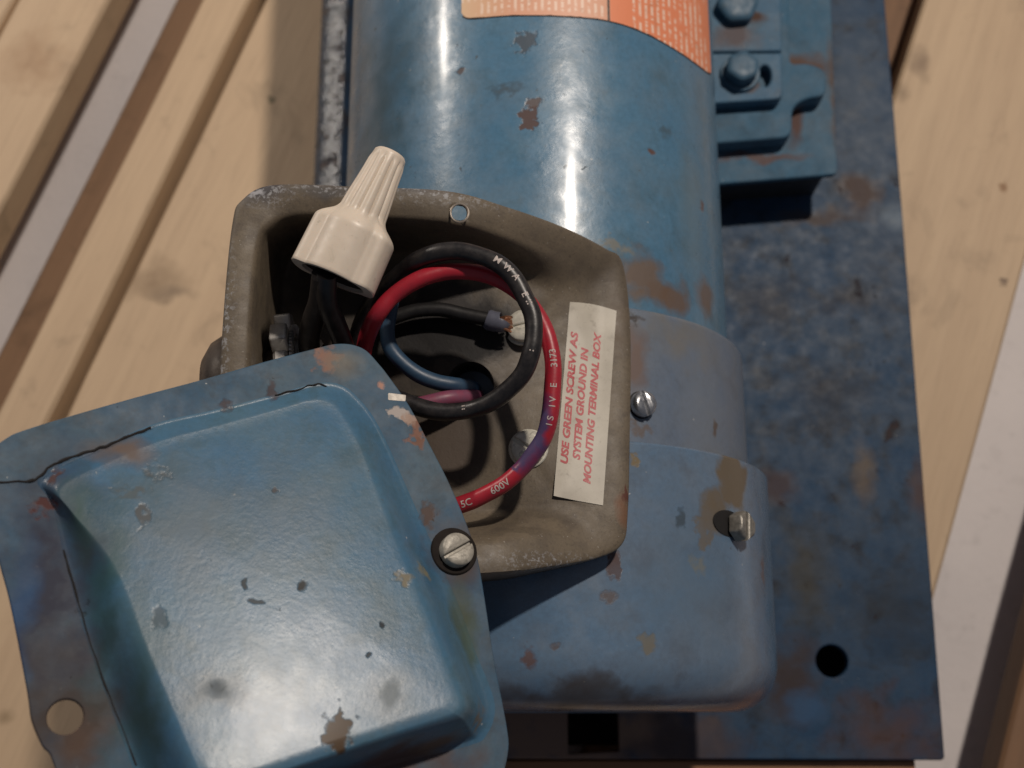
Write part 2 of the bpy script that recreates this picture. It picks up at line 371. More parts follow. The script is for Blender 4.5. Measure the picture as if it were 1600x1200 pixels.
# cross runner under the decking, far below the motor
for yy in (-330, 420):
    V = []
    for z in (ZF+1, ZW-21.5):
        for q, l in ((-420, yy-30), (420, yy-30), (420, yy+30), (-420, yy+30)):
            p = U*l+W_*q; V.append((p.x, p.y, z))
    mesh('runner', (V, [(3, 2, 1, 0), (4, 5, 6, 7), (0, 1, 5, 4), (1, 2, 6, 5), (2, 3, 7, 6), (3, 0, 4, 7)]), MW2, pal, smooth=0)

# ------------------------------------------------------------------ steel base plate
yb = P(1000, 1184, 0).y
MW4 = woodmat('orange_wood', (.30, .145, .065), (.22, .105, .05), radians(90))
v, f = plate([[(-60, yb-46), (164, yb-46), (164, yb-1.2), (-60, yb-1.2)]], 14, .8)
mesh('end_batten', ([(a, b, c-5) for a, b, c in v], f), MW4, pal)
bp = thing('steel_base', 'long blue painted steel base with rusty peeling surface under the motor', 'machine base', (45, 60, -42))
out = [(-79, yb), (174.5, yb-1), (177.5, 120), (179, 330), (-79, 330)]
c1, c2 = P(887, 1113, 0), P(968, 1182, 0)
hole = [(c1.x, c1.y), (c1.x, c2.y+1), (c2.x, c2.y+2), (c2.x, c1.y)]
rh = P(1300, 1033, 0); rr = (P(1325, 1033, 0)-rh).length
mesh('top_plate', plate([roundpoly(out, 2, 4), roundpoly(hole, .8, 3), circ(rh.x, rh.y, rr)], 6, .7), M['plate'], bp)
prof = [(-78.6, -.7), (-80, -.9), (-83, -1.5), (-86, -2.5), (-89, -4), (-91, -5.6), (-92.2, -7.5), (-92.6, -10), (-92.6, -40), (-90, -40), (-90, -10), (-78.6, -5.9)]
ny = 40; V, F = [], []; rnd = random.Random(9)
for i in range(ny+1):
    y = yb+(328-yb)*i/ny
    for k, (a, b) in enumerate(prof): V.append((a+rnd.uniform(-.12, .12)*(k in (3, 4, 5, 6)), y, b+rnd.uniform(-.18, .18)*(k in (2, 3, 4, 5))))
m = len(prof)
for i in range(ny):
    for k in range(m): F.append((i*m+k, i*m+(k+1) % m, (i+1)*m+(k+1) % m, (i+1)*m+k))
F += [tuple(range(m))[::-1], tuple(ny*m+k for k in range(m))]
M['edge'] = paint('peeling_edge_paint', (.045, .070, .105), (.075, .095, .125), (.030, .032, .040), rust=.58, speck=.60, grime=.9, rough=.20, bumpd=.7, big=14, spec=.9)
mesh('rolled_edge', (V, F), M['edge'], bp, smooth=60)
v, f = plate([[(-76, yb+4), (170, yb+4), (170, 320), (-76, 320)]], 1.5, .1)
mesh('hole_dark_sheet', ([(a, b, c-38) for a, b, c in v], f), simple('hole_shade_dark', (.020, .015, .013), .8), bp)  # added dark sheet, makes the holes in the top plate look shaded
for xa, xb in ((171, 174),):
    v, f = plate([[(xa, yb+3), (xb, yb+3), (xb, 328), (xa, 328)]], 36, .3)
    mesh('side_flange', ([(a, b, c-6.02) for a, b, c in v], f), M['plate'], bp)

# ------------------------------------------------------------------ motor mounting slide
ms = thing('motor_slide', 'blue stacked mounting slide with rounded tab beside the motor, bolted to the base', 'mount', (95, 180, 0))
def pxplate(pts, z, th, rad, bev, extra=()):
    l = [roundpoly([tuple(P(a, b, z)[:2]) for a, b in pts], rad, 6)]
    for e in extra: l.append([tuple(P(a, b, z)[:2]) for a, b in e])
    v, f = plate(l, th, bev); return [(a, b, c+z) for a, b, c in v], f
mesh('lower_plate', pxplate([(1020, -160), (1292, -160), (1309, 272), (1020, 296)], 28, 3.4, [0, 0, 2.5, 0], .8), M['slide'], ms)
v, f = pxplate([(1020, -160), (1278, -160), (1296, 268), (1020, 287)], 24.5, 24.3, [0, 0, 4, 0], .5)
mesh('dark_block', (v, f), simple('slide_shade_dark', (.03, .03, .033), .6, dirt=.4), ms)  # near-black colour stands for the shade below the lower plate
mesh('clamp_plate', pxplate([(1020, -150), (1232, -150), (1234, 100), (1262, 98), (1291, 108), (1291, 150), (1262, 152), (1238, 166), (1238, 214), (1020, 232)], 37.5, 9.3, [0, 0, 3, 3, 5, 5, 4, 4, 5, 0], 1.1), M['slide'], ms)
slot = [(1195+13*cos(a)*.8, 118+17*sin(a)) for a in [2*pi*k/20 for k in range(20)]]
mesh('foot_plate', pxplate([(1020, 84), (1222, 82), (1224, 154), (1020, 168)], 44.5, 6.6, [0, 1, 3.5, 0], .9, [slot]), M['foot'], ms)
mesh('foot_plate', pxplate([(1020, -150), (1219, -150), (1222, 79.5), (1020, 81.5)], 44.7, 6.8, [0, 0, 1, 0], .9), M['foot'], ms)
MBOLT = simple('bolt_blue', (.060, .125, .19), .45, var=.3, bumpd=.1, dirt=.45, spec=.3)
b0 = P(1156, 116, 45)
mesh('washer', xf(frame(b0, (0, 0, 1)), lathe([(3, 0), (8.5, 0), (8.5, 1.2), (8, 1.6), (3, 1.6)], 32, False)), MBOLT, ms)
mesh('bolt', xf(frame(b0+V3((0, 0, 1.6)), (0, 0, 1), (1, .4, 0)), join(bevel_prism(roundpoly(circ(0, 0, 7.4, 6), 1.8, 3), 0, 7, 1, .2))), MBOLT, ms)
b1 = P(1150, 12, 45)
mesh('bolt', xf(frame(b1, (0, -.1, 1), (1, .1, 0)), join(bevel_prism(roundpoly(circ(0, 0, 9.5, 6), 2.2, 3), 0, 6.5, 1.2, .3))), MBOLT, ms)

# ------------------------------------------------------------------ motor
mo = thing('electric_motor', 'scuffed blue cylindrical electric motor with its opened tan terminal box on top', 'motor', (AX, 30, 2))
def ax_lathe(prof, seg=144): # (y, r)
    V, F = lathe([(r, y) for y, r in prof], seg, True)
    return [(AX+a, c, AZ+b) for a, b, c in V], F
def band(ya, yb_, r, ra, rb, n=8):           # from ya down to yb (decreasing), fillets ra at ya and rb at yb
    p = [(ya, r-ra-8), (ya, r-ra)]
    p += [(ya-ra*(1-cos(pi/2*k/n)), r-ra+ra*sin(pi/2*k/n)) for k in range(1, n+1)]
    m = max(2, int((ya-ra-yb_-rb)/2)); ys, ye = ya-ra, yb_+rb
    p += [(ys+(ye-ys)*k/m, r) for k in range(1, m)]
    p += [(yb_+rb-rb*sin(pi/2*k/n), r-rb+rb*cos(pi/2*k/n)) for k in range(0, n+1)]
    return p
yS = P(832, 469, 74+R2).y; yC = P(832, 683, 74+R3).y; yE = P(832, 1112, 120).y
shell = mesh('motor_shell', ax_lathe(band(330, yS-6, R1, .5, .5)), M['motor'], mo)
mesh('end_bell', ax_lathe(band(yS, yC-5, R2, 2.0, 1)), M['bell'], mo)
pc = band(yC, yE, R3, 1.0, 16, 14); pc.append((yE, R3-40)); pc.append((yE+3, R3-42)); pc.append((yE+3, 8))
mesh('end_cap', ax_lathe(pc), M['cap'], mo)
for yy in (-62, 150, 290):
    v, f = plate([roundpoly([(AX-34, yy-16), (AX+34, yy-16), (AX+34, yy+16), (AX-34, yy+16)], 4, 4)], 18, .6)
    mesh('foot', ([(a, b, c+18.2) for a, b, c in v], f), M['foot'], mo)
# data plate: paper sticker on the shell
t = NT('sticker_print')
sx = t.n('ShaderNodeSeparateXYZ'); t.put(sx.inputs[0], t.pos); X = sx.outputs[0]; Y = sx.outputs[1]
xs = [on_cyl(q, 40, R1).x for q in (722, 800, 953, 990, 1110)]
c = t.mix(t.step(X, xs[0]*S, xs[1]*S), (.66, .44, .27), (.66, .34, .22))
c = t.mix(t.step(X, xs[2]*S, (xs[2]+.4)*S), c, (.72, .235, .115))
rows = t.math('PINGPONG', X, .00115); rows = t.step(rows, .00055, .00075)
lets = t.step(t.noise(1.5, 2, .6, vec=t.vec('MULTIPLY', t.pos, (.35, 1, .3))), .42, .50)
wr = t.noise(14, 2); wr = t.step(wr, .36, .44)
ink = t.math('MULTIPLY', t.math('MULTIPLY', rows, lets), wr)
ylim = t.step(Y, (on_cyl(880, 22, R1).y+.5)*S, (on_cyl(880, 22, R1).y+1.5)*S)
rt = t.step(X, (xs[3]+0)*S, (xs[3]+.5)*S)
zone = t.math('MAXIMUM', ylim, rt)
edge = t.step(X, (xs[4]-3)*S, (xs[4]-2)*S, 1, 0)
gap = t.math('SUBTRACT', 1.0, t.math('MULTIPLY', t.step(X, (xs[2]-.5)*S, xs[2]*S), t.step(X, xs[3]*S, (xs[3]-1)*S)))
ink = t.math('MULTIPLY', t.math('MULTIPLY', ink, zone), t.math('MULTIPLY', edge, gap))
c = t.mix(t.math('MULTIPLY', ink, .75), c, (.80, .62, .50))
c = t.mix(t.step(t.noise(8, 6, .7), .58, .72, 0, .6), c, (.32, .17, .10))
ln = t.math('MULTIPLY', t.step(X, (xs[2]-.9)*S, (xs[2]-.7)*S), t.step(X, (xs[2]+.2)*S, xs[2]*S))
c = t.mix(t.math('MULTIPLY', ln, .9), c, (.03, .025, .022))
MS = t.done(c, .5, t.bump(t.noise(2, 5), .05))
low = cr([(721, 20), (726, 26), (740, 28), (790, 24), (850, 23.5), (900, 26), (940, 30), (980, 40), (1020, 57), (1060, 80), (1090, 101), (1108, 114), (1111, 110)], 6)
V, F = [], []
rnd = random.Random(4)
for i, (a, b) in enumerate(low):
    b += rnd.uniform(-.8, .8); q = on_cyl(a, b, R1+.12); th = atan2(q.z-AZ, q.x-AX)
    for k in range(9):
        V.append((AX+(R1+.14)*cos(th), q.y+(330-q.y)*(k/8)**1.5, AZ+(R1+.14)*sin(th)))
for i in range(len(low)-1):
    for k in range(8): F.append((i*9+k, i*9+k+1, i*9+10+k, i*9+9+k))
mesh('data_plate', (V, F), MS, mo, smooth=60)
MED = simple('sticker_edge', (.05, .035, .03), .7)
V = []
mesh('sticker_edge', tube([tuple(on_cyl(a, b+1.2, R1+.02))+(.28,) for a, b in low[4:-4:2]], 2, 6), MED, mo)
# screw holding the end bell
MST = simple('steel_screw', (.55, .56, .58), .30, var=.35, size=2.2, metal=.9, bumpd=.05, dirt=.35)
MSB = simple('dull_screw', (.44, .41, .35), .45, var=.5, size=1.6, metal=.15, bumpd=.16, dirt=.55)
MDK = simple('black_hole', (.010, .009, .009), .8)
def cyl_normal(p): return V3((p.x-AX, 0, p.z-AZ)).normalized()
p = on_cyl(1001, 633, R2); n = cyl_normal(p)
mesh('recess_ring', xf(frame(p-n*1.0, n), lathe([(0.5, 1.1), (4.4, 1.1), (4.4, 1.25), (0.5, 1.25)], 32, True)), MDK, mo)
mesh('screw', xf(frame(p+n*.6, n, (.35, -1, 0)), join(slot_head(4.1, 3.2, 1.1, .5, .7), lathe([(2.2, -3), (2.2, .2)], 20))), MST, mo)
p = on_cyl(1146, 823, R3); n = cyl_normal(p)
hl = xf(frame(on_cyl(1138, 818, R3)-n*.6, cyl_normal(on_cyl(1138, 818, R3)), (1, 0, 0)), plate([[(x*1.9, y*1.0) for x, y in circ(0, 0, 4.2, 32)]], .9, .05))
mesh('screw_slot', (([q+n*.75 for q in hl[0]]), hl[1]), MDK, mo)
MHX = simple('hex_screw_metal', (.34, .32, .28), .38, var=.5, size=1.6, metal=.55, bumpd=.12, dirt=.6)
mesh('hex_screw', xf(frame(p+n*.4+V3((.6, 0, 0)), (n+V3((.05, 0, 0))), (.1, -1, .2)), join(slot_head(5.0, 4.6, 1.2, .4, .8, hexa=True), lathe([(2.6, -3), (2.6, .2)], 20))), MHX, mo)

# ------------------------------------------------------------------ terminal box on the motor
O = [(363,350,192),(378,313,192),(428,289,192),(560,292,191),(700,299,188),(790,323,180),(880,355,167),(945,388,154),(973,413,149),(985,520,150),(984,680,158),(981,800,161.5),(972,850,162),(930,873,166),(840,889,177),(765,897,184),(600,903,188),(420,905,190),(357,890,190),(340,840,190),(341,650,191),(350,480,192)]
I = [(398,380,191),(415,348,191),(455,330,190),(560,332,189),(700,340,187),(785,362,179),(862,391,167),(918,420,155),(940,448,151),(950,530,152),(950,680,160),(944,785,163),(930,815,164),(900,832,167),(830,846,177),(760,853,183),(600,862,187),(440,865,189),(398,850,190),(381,820,190),(381,650,190),(387,490,191)]
FL = [(452,428,150),(470,404,150),(508,396,151),(580,398,154),(690,408,158),(770,426,159),(838,452,158.5),(870,474,156),(888,500,154.5),(894,560,155),(892,680,161),(886,752,163.5),(870,774,163.5),(846,784,163.3),(800,790,162),(750,795,160),(600,800,156),(500,800,151),(458,792,149),(440,770,149),(438,640,149),(442,500,150)]
SUB = 14
def loopc(l): return cr(l, SUB, True)
o_, i_, f_ = loopc(O), loopc(I), loopc(FL)
K = len(o_)
HC = (735, 602); HR = 37
h_ = []
for q in f_:
    a = atan2(q[1]-HC[1], q[0]-HC[0]); h_.append((HC[0]+HR*cos(a), HC[1]+HR*sin(a), 159.0))
loops = []
sk = []
for q in o_:
    zz = min(max(q[2]-34, 154), q[2]-1.6)
    if q[1] < 400 and 480 < q[0] < 900: zz = q[2]-5
    w0 = P(q[0], q[1], q[2]); ctr = P(690, 600, q[2]); d = (ctr-w0).normalized()
    sk.append((q, w0+d*1.2+V3((0, 0, zz-q[2]))))
pl = []                                       # (px,py,z) loops
def mixl(a, b, s, zs): return [(x[0]+(y[0]-x[0])*s, x[1]+(y[1]-x[1])*s, x[2]+(y[2]-x[2])*zs) for x, y in zip(a, b)]
pl.append([(x, y, z-.8) for x, y, z in o_]); pl.append(mixl(o_, i_, .06, 0))
for s in (.2, .35, .5, .65, .8, .92): pl.append([(x, y, z+.5*sin(pi*s)) for x, y, z in mixl(o_, i_, s, s)])
NW = 14
for k in range(0, NW+1):
    s = k/NW; pl.append(mixl(i_, f_, s*.999, (1-cos(pi*s))/2))
for s in (.12, .3, .5, .7, .88, 1.0): pl.append(mixl(f_, h_, s, s))
V, F, PX = [], [], []
for p, w0 in sk: V.append(w0); PX.append(None)
for l in pl:
    for x, y, z in l: V.append(P(x, y, z)); PX.append((x, y, z))
for dz in (-1.5, -14):
    for x, y, z in pl[-1]: V.append(P(x, y, z)+V3((0, 0, dz))); PX.append(None)
NL = len(V)//K
holes = [((718, 333), 13.5)]
for i in range(NL-1):
    for k in range(K):
        q = (i*K+k, i*K+(k+1) % K, (i+1)*K+(k+1) % K, (i+1)*K+k)
        if all(PX[j] for j in q):
            cx = sum(PX[j][0] for j in q)/4; cy = sum(PX[j][1] for j in q)/4
            if any((cx-h[0])**2+(cy-h[1])**2 < r*r for h, r in holes): continue
        F.append(q)
cnt = {}
for q in F:
    for j in range(4):
        e = tuple(sorted((q[j], q[(j+1) % 4]))); cnt[e] = cnt.get(e, 0)+1
bd = {j for e, n_ in cnt.items() if n_ == 1 for j in e}
for j in bd:
    if PX[j]:
        for h, r in holes:
            dx, dy = PX[j][0]-h[0], PX[j][1]-h[1]; l = sqrt(dx*dx+dy*dy)
            if l < r*2.2: V[j] = P(h[0]+dx/l*r, h[1]+dy/l*r, PX[j][2])
F.append(tuple((NL-1)*K+k for k in range(K)))
t = NT('dusty_primer')
c = t.mix(t.step(t.noise(22, 5, .6), .35, .68), (.148, .118, .082), (.104, .083, .060))
c = t.mix(t.step(t.noise(7, 6, .7, .4), .50, .68, 0, .6), c, (.075, .060, .048))
c = t.mix(t.step(t.noise(.9, 4, .7), .52, .74, 0, .7), c, (.060, .048, .038))
c = t.mix(t.step(t.noise(1.1, 3, .6), .70, .72, 0, .6), c, (.38, .36, .33))
stain_shade = [(P(410, 300, 192), 6, (.050, .048, .055), .7, .9, (1.6, .8)), (P(520, 296, 191), 6, (.07, .068, .07), .8, .8, (2.6, .5)), (P(980, 800, 162), 6, (.16, .075, .04), .8, .9, (.5, 1.8)), (P(966, 500, 152), 9, (.13, .095, .065), .8, .7, (.6, 2)),
       (P(978, 770, 161), 2, (.09, .03, .02), .4, .9, (.5, 2)), (P(640, 298, 190), 7, (.14, .14, .15), .8, .5, (2.5, .4)), (P(850, 690, 162), 13, (.17, .14, .10), .9, .5, (1, 1)), (P(700, 720, 158), 14, (.085, .062, .048), .8, .7, (1, 1.3)), (P(620, 540, 157), 24, (.022, .019, .017), .8, .92, (1.4, 1)), (P(685, 512, 158), 19, (.008, .007, .007), .45, .98, (1.7, .95)), (P(520, 460, 152), 24, (.045, .038, .033), .8, .85, (1.3, 1)),  # near-black spots under the nut and wires put shade into the colour
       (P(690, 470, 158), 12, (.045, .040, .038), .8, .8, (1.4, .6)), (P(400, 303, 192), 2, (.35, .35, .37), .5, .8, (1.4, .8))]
stain_shade = [(P(690, 620, 158), 27, (.060, .046, .034), .55, .92, (1.0, 1.45))]+stain_shade
c, ro = t.stains(c, t.step(t.noise(5, 5), .3, .7, .45, .62), stain_shade)
flk = t.step(t.noise(1.3, 5, .7), .52, .60)
for pt, rr_, st_ in ((P(412, 302, 192), 7, (1.5, .8)), (P(520, 294, 191), 9, (2.2, .35)), (P(670, 302, 189), 14, (2.2, .3)), (P(352, 480, 192), 12, (.3, 2)), (P(343, 570, 192), 6, (.5, 2)), (P(880, 882, 172), 14, (2.4, .3))):
    d = t.vec('LENGTH', t.vec('MULTIPLY', t.vec('SUBTRACT', t.pos, tuple(Vector(pt)*S)), (1/st_[0], 1/st_[1], .4)), (0, 0, 0))
    c = t.mix(t.math('MULTIPLY', flk, t.step(d, rr_*S, rr_*S*.2, 0, .8)), c, (.30, .30, .31))
h = t.math('ADD', t.noise(5, 4), t.math('MULTIPLY', t.noise(.8, 5, .7), .35))
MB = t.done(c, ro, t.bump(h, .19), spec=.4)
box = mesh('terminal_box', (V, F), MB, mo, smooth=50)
sm = box.modifiers.new('thickness', 'SOLIDIFY'); sm.thickness = .8*S; sm.offset = -1
bvh = BVHTree.FromPolygons([Vector(p) for p in V], [q for q in F if len(q) == 4])
bmc = bmesh.new(); bmc.from_mesh(box.data)
# normals must face the viewer for the sheet thickness to grow downwards
if sum(fc.normal.z*fc.calc_area() for fc in bmc.faces) < 0:
    bmesh.ops.reverse_faces(bmc, faces=bmc.faces); bmc.to_mesh(box.data)
bmc.free()
def on_box(px, py, off=0.0):
    d = ray(px, py); hit = bvh.ray_cast(CAM, d)
    if hit[0] is None: return P(px, py, 160+off), V3((0, 0, 1))
    n = hit[1] if hit[1].z > 0 else -hit[1]
    return hit[0]+n*off, n
ringp = [tuple(P(718+14.2*cos(a), 333+14.2*sin(a), 187.6))+(.35,) for a in [2*pi*k/24 for k in range(25)]]
mesh('screw_hole_rim', tube(ringp, 2, 8), simple('bare_edge', (.30, .26, .22), .4, metal=.5, dirt=.5), box)
# the warning label
LB = [(865, 776), (942, 790), (963, 486), (890, 472)]   # bottom-left, bottom-right, top-right, top-left
def lab(s, wv, off):
    x = (LB[0][0]*(1-s)+LB[3][0]*s)*(1-wv)+(LB[1][0]*(1-s)+LB[2][0]*s)*wv
    y = (LB[0][1]*(1-s)+LB[3][1]*s)*(1-wv)+(LB[1][1]*(1-s)+LB[2][1]*s)*wv
    y -= 3*sin(pi*wv)*s
    q, n = on_box(x, y, .25+off)
    lift = max(0, .16-s)/.16*max(0, .5-wv)*2.2
    return q+V3((0, 0, lift))
V, F = [], []
NS, NWD = 30, 10
for i in range(NS+1):
    for k in range(NWD+1): V.append(lab(i/NS, k/NWD, 0))
for i in range(NS):
    for k in range(NWD): F.append((i*(NWD+1)+k, i*(NWD+1)+k+1, (i+1)*(NWD+1)+k+1, (i+1)*(NWD+1)+k))
t = NT('label_paper')
c = t.mix(t.step(t.noise(10, 5), .35, .65), (.50, .46, .385), (.42, .385, .32)); c = t.mix(t.step(t.noise(2.2, 6, .7, .5), .60, .68, 0, .5), c, (.22, .19, .15)); c = t.mix(t.step(t.noise(5, 5, .7), .58, .7, 0, .35), c, (.24, .21, .17))
ML = t.done(c, .5, t.bump(t.noise(3, 5), .05))
wl = mesh('warning_label', (V, F), ML, box, smooth=60)
t = NT('red_ink'); MI = t.done(t.mix(t.step(t.noise(1.2, 4, .7), .54, .72, 0, .6), (.42, .045, .055), (.46, .30, .25)), .5)
V, F = [], []
for body, s0, s1, w0, w1 in (('USE GREEN SCREW AS', .175, .85, .235, .075), ('SYSTEM GROUND IN', .205, .775, .475, .315), ('MOUNTING TERMINAL BOX', .095, .865, .72, .56)):
    v, f, _ = text(body, .20, .042); b = len(V)
    for x, y in v: V.append(lab(s0+(s1-s0)*x, w0+(w1-w0)*y, .05))
    F += [tuple(i+b for i in q) for q in f]
mesh('lettering', (V, F), MI, box, smooth=0)
# ground screw in the box, boss under it
MGS = simple('ground_screw_metal', (.74, .71, .61), .34, var=.35, size=2, metal=.25, bumpd=.1, dirt=.45)
q, n = on_box(826, 702)
mesh('ground_screw', xf(frame(q+n*.5, V3((-.10, .02, 1)), (1, -.62, 0)), join(slot_head(5.2, 3.0, 1.2, .5, .5), xf(Matrix.Translation((0, 0, -.2)), lathe([(2, 0), (5.9, 0), (5.9, .6), (5.6, .9), (2, .9)], 32, True)), lathe([(2.2, -4), (2.2, .2)], 20))), MGS, box)
q, n = on_box(815, 512)
mesh('terminal_screw', xf(frame(q+n*2.0, V3((-.2, .05, 1)), (1, .2, 0)), join(slot_head(5.0, 2.6, 1.2, .5, .5), lathe([(2.2, -4), (2.2, .2)], 20))), MGS, box)

# cable connector through the left wall of the box
MCN = simple('dirty_zinc', (.60, .58, .55), .38, var=.4, size=3, metal=.35, bumpd=.15, dirt=.4)
MCD = simple('grimy_brown_metal', (.085, .062, .045), .5, var=.4, size=4, metal=.2, bumpd=.2, dirt=.5)
cc = thing('cable_connector', 'dirty grey conduit connector with toothed locknut through the left wall of the box', 'connector', P(400, 620, 160))
def xl(px, py, z, vf, tilt=0.0): return xf(frame(P(px, py, z), (1, 0.12, tilt), (0, 1, 0)), vf)
pr = lathe([(10.5, 0), (14, 0), (14.8, .8), (14.8, 3.4), (14, 4.2), (10.5, 4.2)], 48, False)
mesh('locknut', xl(441, 592, 161, pr), MCN, cc)
for k in range(8):
    a = radians(14+45*k); lug = roundpoly([(-3.8, 0), (3.8, 0), (3.3, 5.6), (-3.3, 5.6)], .9, 4)
    v, f = plate([lug], 5.0, .6)
    Mx = Matrix.Rotation(a, 4, 'Z') @ Matrix.Translation((0, 13.6, 4.8))
    mesh('lug', xl(441, 592, 161, xf(Mx, (v, f))), MCN, cc)
teeth = []
for k in range(72):
    a = 2*pi*k/72; Mx = Matrix.Rotation(a, 4, 'Z') @ Matrix.Translation((0, 14.6, 5.0))
    teeth.append(xf(Mx, ([(-.45, -1.4, 0), (.45, -1.4, 0), (.45, 1.2, 0), (-.45, 1.2, 0), (0, -1.4, 1.0), (0, 1.2, 1.0)], [(0, 1, 2, 3), (0, 4, 1), (3, 2, 5), (1, 4, 5, 2), (0, 3, 5, 4)])))
mesh('teeth', xl(441, 592, 161, join(*teeth)), MCN, cc, smooth=0)
thr = []
for k in range(9): thr += [(11.2, 5+k*.9), (10.6, 5.45+k*.9)]
mesh('threaded_collar', xl(441, 592, 161, lathe([(9, 4.5)]+thr+[(9, 13.4)], 40, False)), MCN, cc)
mesh('bushing_throat', xl(441, 592, 161, lathe([(9.0, -8), (9.0, 13.3)], 40, False)), MCD, cc)
mesh('connector_body', xl(352, 622, 160, lathe([(8, 8), (17, 8), (18.5, 6), (18.8, 2), (17, -1.5), (13, -4.5), (9, -5)], 48, True)), MCD, cc)

# ------------------------------------------------------------------ terminal box cover hanging from one screw
CN = V3((.375, .168, 1)).normalized(); CO = P(712, 862, 190)
CM = frame(CO, CN, (cos(radians(15)), sin(radians(15)), 0)); CI = CM.inverted()
def cl(px, py, h=0.0):
    q = on_plane(px, py, CO+CN*h, CN); return CI @ q
cover = thing('box_cover', 'blue painted steel cover with domed centre swung open on a single screw', 'cover', P(420, 900, 205))
outl = [(-20, 712), (10, 684), (40, 671), (105, 651), (210, 621), (315, 593), (413, 565), (497, 543), (525, 537), (550, 538), (572, 547), (592, 568), (608, 588), (640, 634), (672, 695), (700, 750), (725, 807), (745, 865), (757, 930), (767, 997), (777, 1055), (785, 1095), (793, 1140), (795, 1170), (786, 1210), (765, 1240), (730, 1260), (560, 1310), (320, 1380), (200, 1408), (150, 1395), (118, 1330), (84, 1193), (66, 1165), (49, 1125), (42, 1078), (17, 948), (-2, 875), (-30, 760)]
Bc = [(85, 790), (62, 752), (98, 726), (161, 699), (245, 664), (336, 643), (437, 617), (490, 602), (528, 603), (556, 622), (590, 668), (641, 780), (680, 867), (715, 948), (740, 1018), (764, 1077), (770, 1112), (757, 1146), (732, 1162), (624, 1189), (480, 1232), (330, 1272), (265, 1290), (238, 1272), (210, 1197), (140, 1004), (105, 875)]
Tc = [(118, 805), (94, 772), (114, 750), (170, 724), (251, 691), (341, 667), (436, 641), (484, 628), (513, 631), (534, 655), (562, 708), (597, 797), (622, 860), (652, 930), (680, 997), (704, 1060), (716, 1098), (708, 1112), (692, 1118), (600, 1148), (470, 1192), (385, 1222), (345, 1232), (325, 1220), (308, 1193), (236, 1021), (182, 885)]
hb = cl(102, 1120); hs = cl(712, 862)
OL = [tuple(cl(a, b)[:2]) for a, b in cr(outl, 4, True)]
b_l = [tuple(cl(a, b)) for a, b in cr(Bc, 6, True)]
def rise(y):                                 # the pressed centre is shallow at its upper edge, deep at the lower one
    return 2.2+14.5*(YT-y)/(YT-YB)
YT, YB = cl(360, 670, 3).y, cl(600, 1150, 17).y
t_l, t_h = [], []
for a, b in cr(Tc, 6, True):
    h = rise(cl(a, b, 10).y); q = cl(a, b, h); t_l.append(tuple(q)); t_h.append(rise(q.y))
cover_stains = []
def cs(px, py, r, c, soft, op, st=(1, 1), h=0):
    if h > 9: h = rise(cl(px, py, 10).y)+.5
    cover_stains.append((on_plane(px, py, CO+CN*h, CN), r, c, soft, op, st))
cs(70, 930, 22, (.030, .030, .048), .8, .92, (.8, 2.4)); cs(100, 1120, 17, (.050, .036, .030), .7, .9, (1, 1.2)); cs(118, 1160, 9, (.085, .05, .035), .8, .8)
cs(25, 960, 10, (.020, .070, .170), .8, .7, (.6, 2)); cs(70, 790, 3, (.075, .025, .022), .5, .95, (1.3, .8)); cs(88, 755, 2.4, (.07, .03, .025), .5, .9, (.6, 2.2))
cs(190, 706, 7, (.13, .085, .06), .7, .85, (1.6, .8)); cs(252, 730, 4.5, (.055, .05, .04), .5, .8, (1, 1.2), 8); cs(222, 800, 2.6, (.07, .06, .05), .5, .85, (.6, 1.8), 12); cs(205, 770, 3.5, (.05, .055, .05), .6, .7, (1.6, .5), 10)
cs(352, 632, 2.2, (.05, .03, .03), .5, .8); cs(425, 612, 2.4, (.05, .03, .03), .5, .8, (1, 1.4)); cs(512, 562, 4.0, (.25, .13, .09), .5, .9, (.9, 1.3)); cs(543, 570, 5, (.17, .15, .12), .7, .7, (1.4, 1))
cs(596, 603, 1.4, (.42, .22, .16), .4, .9); cs(627, 648, 3.2, (.40, .35, .32), .35, .95, (1.2, .8)); cs(652, 676, 4.2, (.20, .10, .07), .4, .95, (.7, 1.4)); cs(640, 655, 2.4, (.34, .24, .19), .4, .9); cs(655, 692, 2.4, (.16, .08, .055), .4, .9)
cs(715, 862, 11, (.075, .050, .042), .6, .85, (1, 1.1)); cs(672, 805, 3, (.08, .045, .03), .5, .85, (1, 1.4)); cs(716, 965, 6, (.060, .070, .030), .7, .7, (.8, 2.6)); cs(735, 1020, 5, (.06, .08, .04), .7, .7, (.8, 2.4))
cs(630, 900, 2.6, (.19, .15, .08), .5, .8, (1, 1), 12); cs(660, 895, 2.6, (.20, .17, .09), .6, .8, (1.2, 1), 6)
cs(431, 765, 1.0, (.06, .035, .025), .4, .9, (1, 1), 15); cs(473, 917, 1.5, (.035, .03, .025), .4, .95, (.8, 1.5), 15); cs(383, 912, 1.0, (.04, .04, .04), .4, .9, (.8, 2.2), 15); cs(400, 940, 1.1, (.05, .05, .05), .4, .85, (2.2, .8), 15)
cs(530, 1140, 3.6, (.070, .042, .022), .3, .97, (.85, 1.7), 15); cs(520, 1156, 2.8, (.070, .042, .022), .3, .97, (1, 1), 15); cs(597, 977, 1.0, (.02, .025, .03), .4, .95, (1, 1), 15); cs(577, 1023, .9, (.02, .025, .03), .4, .9, (1, 1), 15)
cs(247, 965, 2.0, (.08, .11, .14), .4, .8, (1, 1.8), 15); cs(130, 950, 2.0, (.020, .018, .020), .4, .95, (.9, 1.2), 2); cs(600, 1190, 14, (.095, .05, .038), .7, .9, (3, .7)); cs(690, 1160, 6, (.16, .10, .06), .7, .8, (1.8, .8), 3); cs(745, 1120, 4, (.14, .11, .075), .7, .8, (.8, 1.6), 4)
